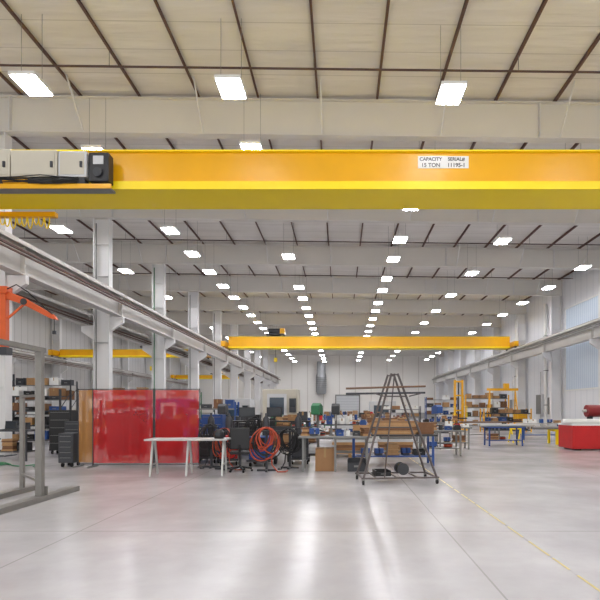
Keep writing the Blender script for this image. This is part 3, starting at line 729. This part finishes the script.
def lathe_machine(x, y, w, m, label):
    g = thing('metal_lathe', label, 'lathe', (x, y, 0), 0, 'metal lathes')
    for s in (-1, 1): MB().box(s*w*0.38-0.25, s*w*0.38+0.25, -0.3, 0.3, 0, 0.65).build('pedestal', m, g, bevel=0.02)
    MB().box(-w/2, w/2, -0.22, 0.22, 0.65, 0.85).build('bed', m, g)
    MB().box(-w/2, -w/2+0.6, -0.28, 0.28, 0.85, 1.35).build('headstock', m, g, bevel=0.02)
    MB().tube((-w/2+0.6, 0, 1.12), (-w/2+0.75, 0, 1.12), 0.16, 18).build('chuck', ALU, g)
    MB().box(w/2-0.35, w/2-0.05, -0.15, 0.15, 0.85, 1.22).build('tailstock', m, g)
    MB().box(-0.15, 0.25, -0.36, 0.26, 0.86, 1.0).build('carriage', DGREY, g)
lathe_machine(0.9, 25.5, 2.4, LGREY, 'pale grey metal lathe beyond the loaded pallets')
lathe_machine(-2.6, 26.5, 2.2, GREEN, 'green metal lathe in front of the cream machining center')
lathe_machine(-3.6, 23.6, 2.2, DGREY, 'dark metal lathe behind the high black desk')

# ---- duct heater on back wall
g = thing('wall_duct', 'silver grey round duct with louvred outlet on the far wall', 'duct', (-3.7, Y1-1.25, 4.6))
MB().lathe([(0.75, 0), (0.95, 0.4), (0.95, 3.4), (0.8, 3.9), (0.8, 6.0)], 24).build('duct_body', DUCT, g, smooth=True)
for i in range(6): MB().lathe([(0.96, 1.2+0.35*i), (1.02, 1.25+0.35*i), (0.96, 1.3+0.35*i)], 24).build('louvre_band', GREY, g)
for z in (1.0, 4.8): MB().box(-0.15, 0.15, 0.78, 1.2, z, z+0.2).build('wall_bracket', GREY, g)

# ---- benches and racks
bench(-5.0, 21.5, 2.4, GREY, BLUE, 'blue legged bench behind red screens', 6, 1.0, 0.55)
bench(-2.2, 20.3, 2.8, DGREY, DGREY, 'dark bench behind high black desk', 9, 0.95, 0.55)
bench(2.0, 20.6, 2.6, WOOD, GREY, 'wood topped bench behind loaded pallets', 8, 0.95, 0.4)
bench(-0.4, 23.2, 2.4, DGREY, DGREY, 'dark bench behind pale grey lathe', 8, 0.95, 0.6)
bench(4.6, 20.6, 1.4, GREY, GREY, 'small grey bench near blue drill press', 4, 0.9, 0.25)
bench(-0.5, 30, 3.2, WOOD, DGREY, 'wood topped bench by cream machine', 10, 1.0, 0.55)
bench(2.9, 33, 3.2, GREY, BLUE, 'blue legged bench beyond A-frame cart', 10, 1.0, 0.5)
bench(0.5, 42, 4.0, GREY, GREEN, 'green legged bench in middle distance', 8, 1.0, 0.6, False)
bench(4.2, 44, 3.0, WOOD, GREY, 'grey legged bench in middle distance', 7, 1.0, 0.5, False)
bench(1.5, 53, 4.0, GREY, BLUE, 'far blue legged bench', 7, 1.0, 0.7, False)
bench(-6.0, 18.4, 2.2, DGREY, GREY, 'dark bench close behind red screens', 7, 1.0, 0.5)
rack((-6.3, 24.5), 0, 2.4, 0.8, 2.0, 3, BLUE, GREY, 'blue post storage rack of bins far behind the red screens', 'rack behind red screens')
rack((-10.2, 22.0), PI/2, 3.0, 0.8, 2.0, 3, DGREY, GREY, 'dark storage rack along the left column row', 'rack along left columns')
rack((-15.5, 24.5), 0, 4.0, 1.0, 2.6, 4, DGREY, DGREY, 'tall dark rack in the side bay beyond the first columns', 'first side bay rack', 0.95, 6)
rack((-20.5, 27.5), 0, 4.4, 1.0, 3.6, 4, DGREY, GREY, 'tall grey rack in the side bay near the left wall', 'second side bay rack', 0.95, 5)
rack((-16.0, 36), 0, 4.4, 1.0, 3.0, 4, BLUE, GREY, 'blue post rack in the side bay beyond the second column', 'blue side bay rack', 0.95, 5)
rack((-22.5, 38), 0, 4.4, 1.0, 3.8, 4, DGREY, GREY, 'dark post rack in the side bay against the left wall', 'dark side bay rack', 0.95, 5)
rack((-16.5, 50), 0, 4.8, 1.0, 3.4, 4, GREEN, GREY, 'green post rack deep in the side bay', 'green side bay rack')
rack((-9.8, 44), 0, 2.4, 1.0, 2.2, 3, DGREY, GREY, 'dark rack beside the left columns in the distance', 'distant dark rack')
bench(-8.8, 20.5, 1.8, WOOD, DGREY, 'wood topped bench behind tan screen', 5, 0.95, 0.5)
for i in range(6):
    o = MB().tube((-2.6, 0, 0), (2.6, 0, 0), 0.09, 12).build('long_steel_pipe', (GREY, DGREY, BRONZE)[i % 3], None, (-20.4, 22.2+0.2*i, 0.3), 0, True)
    tag(o, f'long steel pipe stored on low blocks in the side bay, {ORD[i]} from the front', 'pipe', 'long pipes in the side bay')
for i, x in enumerate((-22.3, -18.5)):
    tag(MB().box(-0.08, 0.08, -0.8, 0.8, 0, 0.21).build('support_block', WOOD, None, (x, 22.7, 0)), ('left', 'right')[i]+' wooden block under the long steel pipes', 'block', 'support blocks')

# ---- right side
g = thing('red_machine_bench', 'boxy red steel machine bench with pale bed at the right edge', 'machine bench', (11.05, 20.4, 0))
MB().box(-1.9, 2.0, -0.65, 0.65, 0.06, 0.98).build('body', RED, g, bevel=0.015)
MB().box(-1.92, 2.0, -0.67, 0.67, 0.981, 1.06).build('bed', WHITE, g)
for sx in (-1.6, 0, 1.6): MB().box(sx-0.12, sx+0.12, -0.5, 0.5, 0, 0.06).build('foot', DGREY, g)
for k in range(3): MB().box(-1.85+1.28*k, -0.67+1.28*k, -0.665, -0.651, 0.16, 0.88).build('side_panel', RED, g)
for i in range(4):
    o = MB().tube((-2.2, 0, 0), (2.2, 0, 0), 0.09, 14).build('pale_tube', (WHITE, ALU)[i % 2], None, (11.0+0.08*i, 19.9+0.19*i, 1.151), 0.0, True)
    tag(o, f'long pale tube lying on the red bench, {ORD[i]} from the front', 'tube', 'pale tubes on the red bench')
g = thing('material_roll', 'dark red wrapped roll on black cradles at the back of the red bench', 'roll', (11.45, 20.8, 1.061))
MB().tube((-1.25, 0, 0.5), (1.25, 0, 0.5), 0.25, 24).build('roll_body', DRED, g, smooth=True)
MB().tube((-1.4, 0, 0.5), (1.4, 0, 0.5), 0.06, 12).build('core_shaft', ALU, g)
for s in (-1.1, 1.1): MB().box(s-0.05, s+0.05, -0.15, 0.15, 0, 0.28).build('cradle', BLACK, g)
g = thing('low_pipe_rack', 'low yellow legged rack of bars behind the red bench', 'rack', (11.6, 23.6, 0))
for sx in (-1.6, 0, 1.6):
    MB().box(sx-0.05, sx+0.05, -0.5, 0.5, 0.6, 0.7).build('cross_beam', YELB, g)
    for sy in (-0.45, 0.45): MB().box(sx-0.05, sx+0.05, sy-0.05, sy+0.05, 0, 0.6).build('leg', YELB, g)
for i in range(6):
    o = MB().tube((-2.6, 0, 0), (2.3, 0, 0), 0.06, 12).build('steel_bar', (GREY, BRONZE, ALU)[i % 3], None, (11.5, 23.25+0.14*i, 0.762), 0, True)
    tag(o, f'long steel bar on the low yellow rack, {ORD[i]} from the front', 'bar', 'bars on the low rack')
table((7.3, 22.5), 0.0, 1.7, 0.9, 0.85, BLUE, BLUE, 'blue steel table left of the red bench', 0, True)
table((7.75, 27.5), 0, 1.9, 0.9, 0.9, LGREY, GREY, 'pale grey table behind the blue steel table', 0, True)
table((10.8, 27.0), 0, 2.4, 1.0, 0.9, ALU, BLUE, 'silver topped table on blue legs behind the red bench', 0, True)
for i in range(4):
    o = MB().tube((-1.2, 0, 0), (1.2, 0, 0), 0.06, 12).build('short_bar', (ALU, GREY)[i % 2], None, (7.4, 22.25+0.15*i, 0.912), 0.0, True)
    tag(o, f'steel bar lying on the blue steel table, {ORD[i]} from the front', 'bar', 'bars on the blue table')
for i in range(3):
    o = MB().box(-1.4, 1.4, -0.1, 0.1, 0, 0.08).build('steel_channel', (BRONZE, GREY, ALU)[i], None, (7.9, 27.25+0.24*i, 0.901))
    tag(o, f'long flat steel channel on the pale grey table, {ORD[i]} from the front', 'steel bar', 'channels on the pale grey table')
clutter(9.7, 11.9, 27.0, 0.9, 5, 'silver topped table', 0.5, 0.35)
clutter(6.6, 8.0, 22.5, 0.27, 3, 'blue steel table', 0.5, 0.35, 'under')
bench(7.0, 34.0, 2.0, WOOD, DGREY, 'wood topped bench near yellow mast', 5, 0.95, 0.35)
bench(5.6, 29.0, 1.8, GREY, GREY, 'grey bench in right middle distance', 5, 0.9, 0.3)
g = thing('sawhorse', 'yellow steel sawhorse near the red bench', 'sawhorse', (8.6, 24.6, 0), 0.1)
MB().box(-0.3, 0.3, -0.05, 0.05, 0.65, 0.75).build('top_beam', YELB, g)
for sx in (-0.25, 0.25):
    for s in (-1, 1): MB().bar((sx, s*0.04, 0.66), (sx, s*0.28, 0), 0.05).build('leg', YELB, g)
g = thing('lifting_mast', 'tall slim yellow lifting mast standing left of the yellow rack', 'mast', (9.4, 40, 0))
for a, c in ((-0.36, -0.22), (0.22, 0.36)): MB().box(a, c, -0.12, 0.12, 0.1, 4.0).build('upright', YEL, g)
MB().box(-0.05, 0.05, 0.0, 0.08, 0.3, 3.9).build('lift_chain', DGREY, g)
for z in (0.3, 1.5, 2.7, 3.8): MB().box(-0.219, 0.219, -0.1, -0.02, z, z+0.12).build('crosspiece', YEL, g)
MB().box(-0.6, 0.6, -0.9, 0.6, 0, 0.1).build('base', YEL, g)
cg = MB().box(-0.5, 0.5, -0.8, -0.16, 0.9, 1.0).build('platform', DGREY, g)
for s in (-1, 1): MB().path([(s*0.48, -0.78, 1.0), (s*0.48, -0.78, 1.9), (s*0.48, -0.2, 1.9)], 0.025, 6).build('guard_rail', YELB, cg)
MB().box(-0.36, 0.36, 0.15, 0.5, 0.1, 1.3).build('power_unit', YEL, g)
rack((13.6, 47), 0, 4.0, 1.0, 3.0, 4, YEL, GREY, 'slim yellow post pallet rack stacked with goods near the right wall', 'yellow rack', 0.9, 6, uw=0.05)
rack((12.0, 36.5), 0, 3.4, 1.0, 1.7, 3, YEL, DGREY, 'low yellow post rack between the yellow mast and right wall', 'low yellow rack', 0.9, 6)
rack((6.2, 52), 0, 4.0, 1.0, 2.0, 3, DGREY, GREY, 'dark post rack far down the hall right of centre', 'far dark rack')
rack((12.5, 62), 0, 4.0, 1.0, 3.2, 4, BLUE, GREY, 'blue post rack far down the hall by the right wall', 'far blue rack')
g = thing('gantry_hoist', 'small slim yellow gantry frame beside the yellow rack', 'gantry', (13.4, 41.5, 0))
for s in (-1, 1):
    for t in (-1, 1): MB().bar((s*1.2, t*0.6, 0.05), (s*1.05, 0, 3.2), 0.08).build('leg', YEL, g)
    MB().box(s*1.2-0.06, s*1.2+0.06, -0.8, 0.8, 0, 0.1).build('foot', YEL, g)
    MB().bar((s*1.13, -0.3, 1.6), (s*1.13, 0.3, 1.6), 0.06).build('cross_brace', YEL, g)
MB().box(-1.3, 1.3, -0.07, 0.07, 3.2, 3.4).build('beam', YEL, g)
MB().box(0.1, 0.5, -0.18, 0.18, 3.401, 3.8).build('hoist', YEL, g)
tool_cabinet((15.6, 43.5), 0, 1.0, 0.7, 1.5, YEL, 'yellow drawer cabinet right of the small gantry')
for i, (y, z, w, h) in enumerate(((42.4, 1.2, 0.9, 1.5), (44.8, 1.2, 1.2, 1.8), (52.0, 1.3, 0.9, 1.4))):
    g = thing('electrical_panel', f'grey electrical panel on the right wall, {ORD[i]} from the front', 'electrical panel', (XR-0.01, y, 0), 0, 'wall electrical panels')
    MB().box(-0.3, 0, -w/2, w/2, z, z+h).build('box', LGREY, g, bevel=0.01)
    MB().box(-0.315, -0.3, -w/2+0.05, w/2-0.05, z+0.05, z+h-0.05).build('door', GREY, g)
    MB().tube((-0.12, 0, z+h), (-0.12, 0, 5.0), 0.05, 8).build('conduit', LGREY, g)
    MB().tube((-0.12, 0, 0), (-0.12, 0, z), 0.05, 8).build('conduit', LGREY, g)
for i, y in enumerate((43.5, 50.9, 58.6)):
    g = thing('downpipe', f'white vertical downpipe on the right wall, {ORD[i]} from the front', 'pipe', (XR-0.2, y, 0), 0, 'wall downpipes')
    MB().tube((0, 0, 0), (0, 0, 10.8), 0.12, 12).build('pipe', WHITE, g, smooth=True)
    for z in (2, 5, 8): MB().box(-0.14, 0.19, -0.14, 0.14, z, z+0.06).build('clamp', GREY, g)
for i, y in enumerate(FR[1:5]):
    g = thing('column_conduit', f'conduit with switch box on the {ORD[i+1]} column of the left row', 'conduit', (-12.2, y-0.28, 0), 0, 'column conduits')
    MB().tube((0, 0, 0.031), (0, 0, 10.9), 0.03, 8).build('conduit_pipe', GREEN if i == 1 else GREY, g)
    MB().box(-0.1, 0.1, -0.12, -0.036, 1.4, 1.9).build('switch_box', GREY, g)

# ------------------------------------------------------------------ world, camera
w = bpy.data.worlds.new('World'); SC.world = w; w.use_nodes = True
w.node_tree.nodes['Background'].inputs[0].default_value = (1.0, 0.99, 0.98, 1); w.node_tree.nodes['Background'].inputs[1].default_value = 1.5
cam = bpy.data.cameras.new('Camera'); co = bpy.data.objects.new('Camera', cam); COL.objects.link(co); SC.camera = co
co.location = (0, 0, EYE); co.rotation_euler = (PI/2, 0, 0)
cam.sensor_width = 36; cam.lens = 30.0; cam.shift_x = -41/600; cam.shift_y = 110/600; cam.clip_end = 300
SC.view_settings.view_transform = 'Standard'
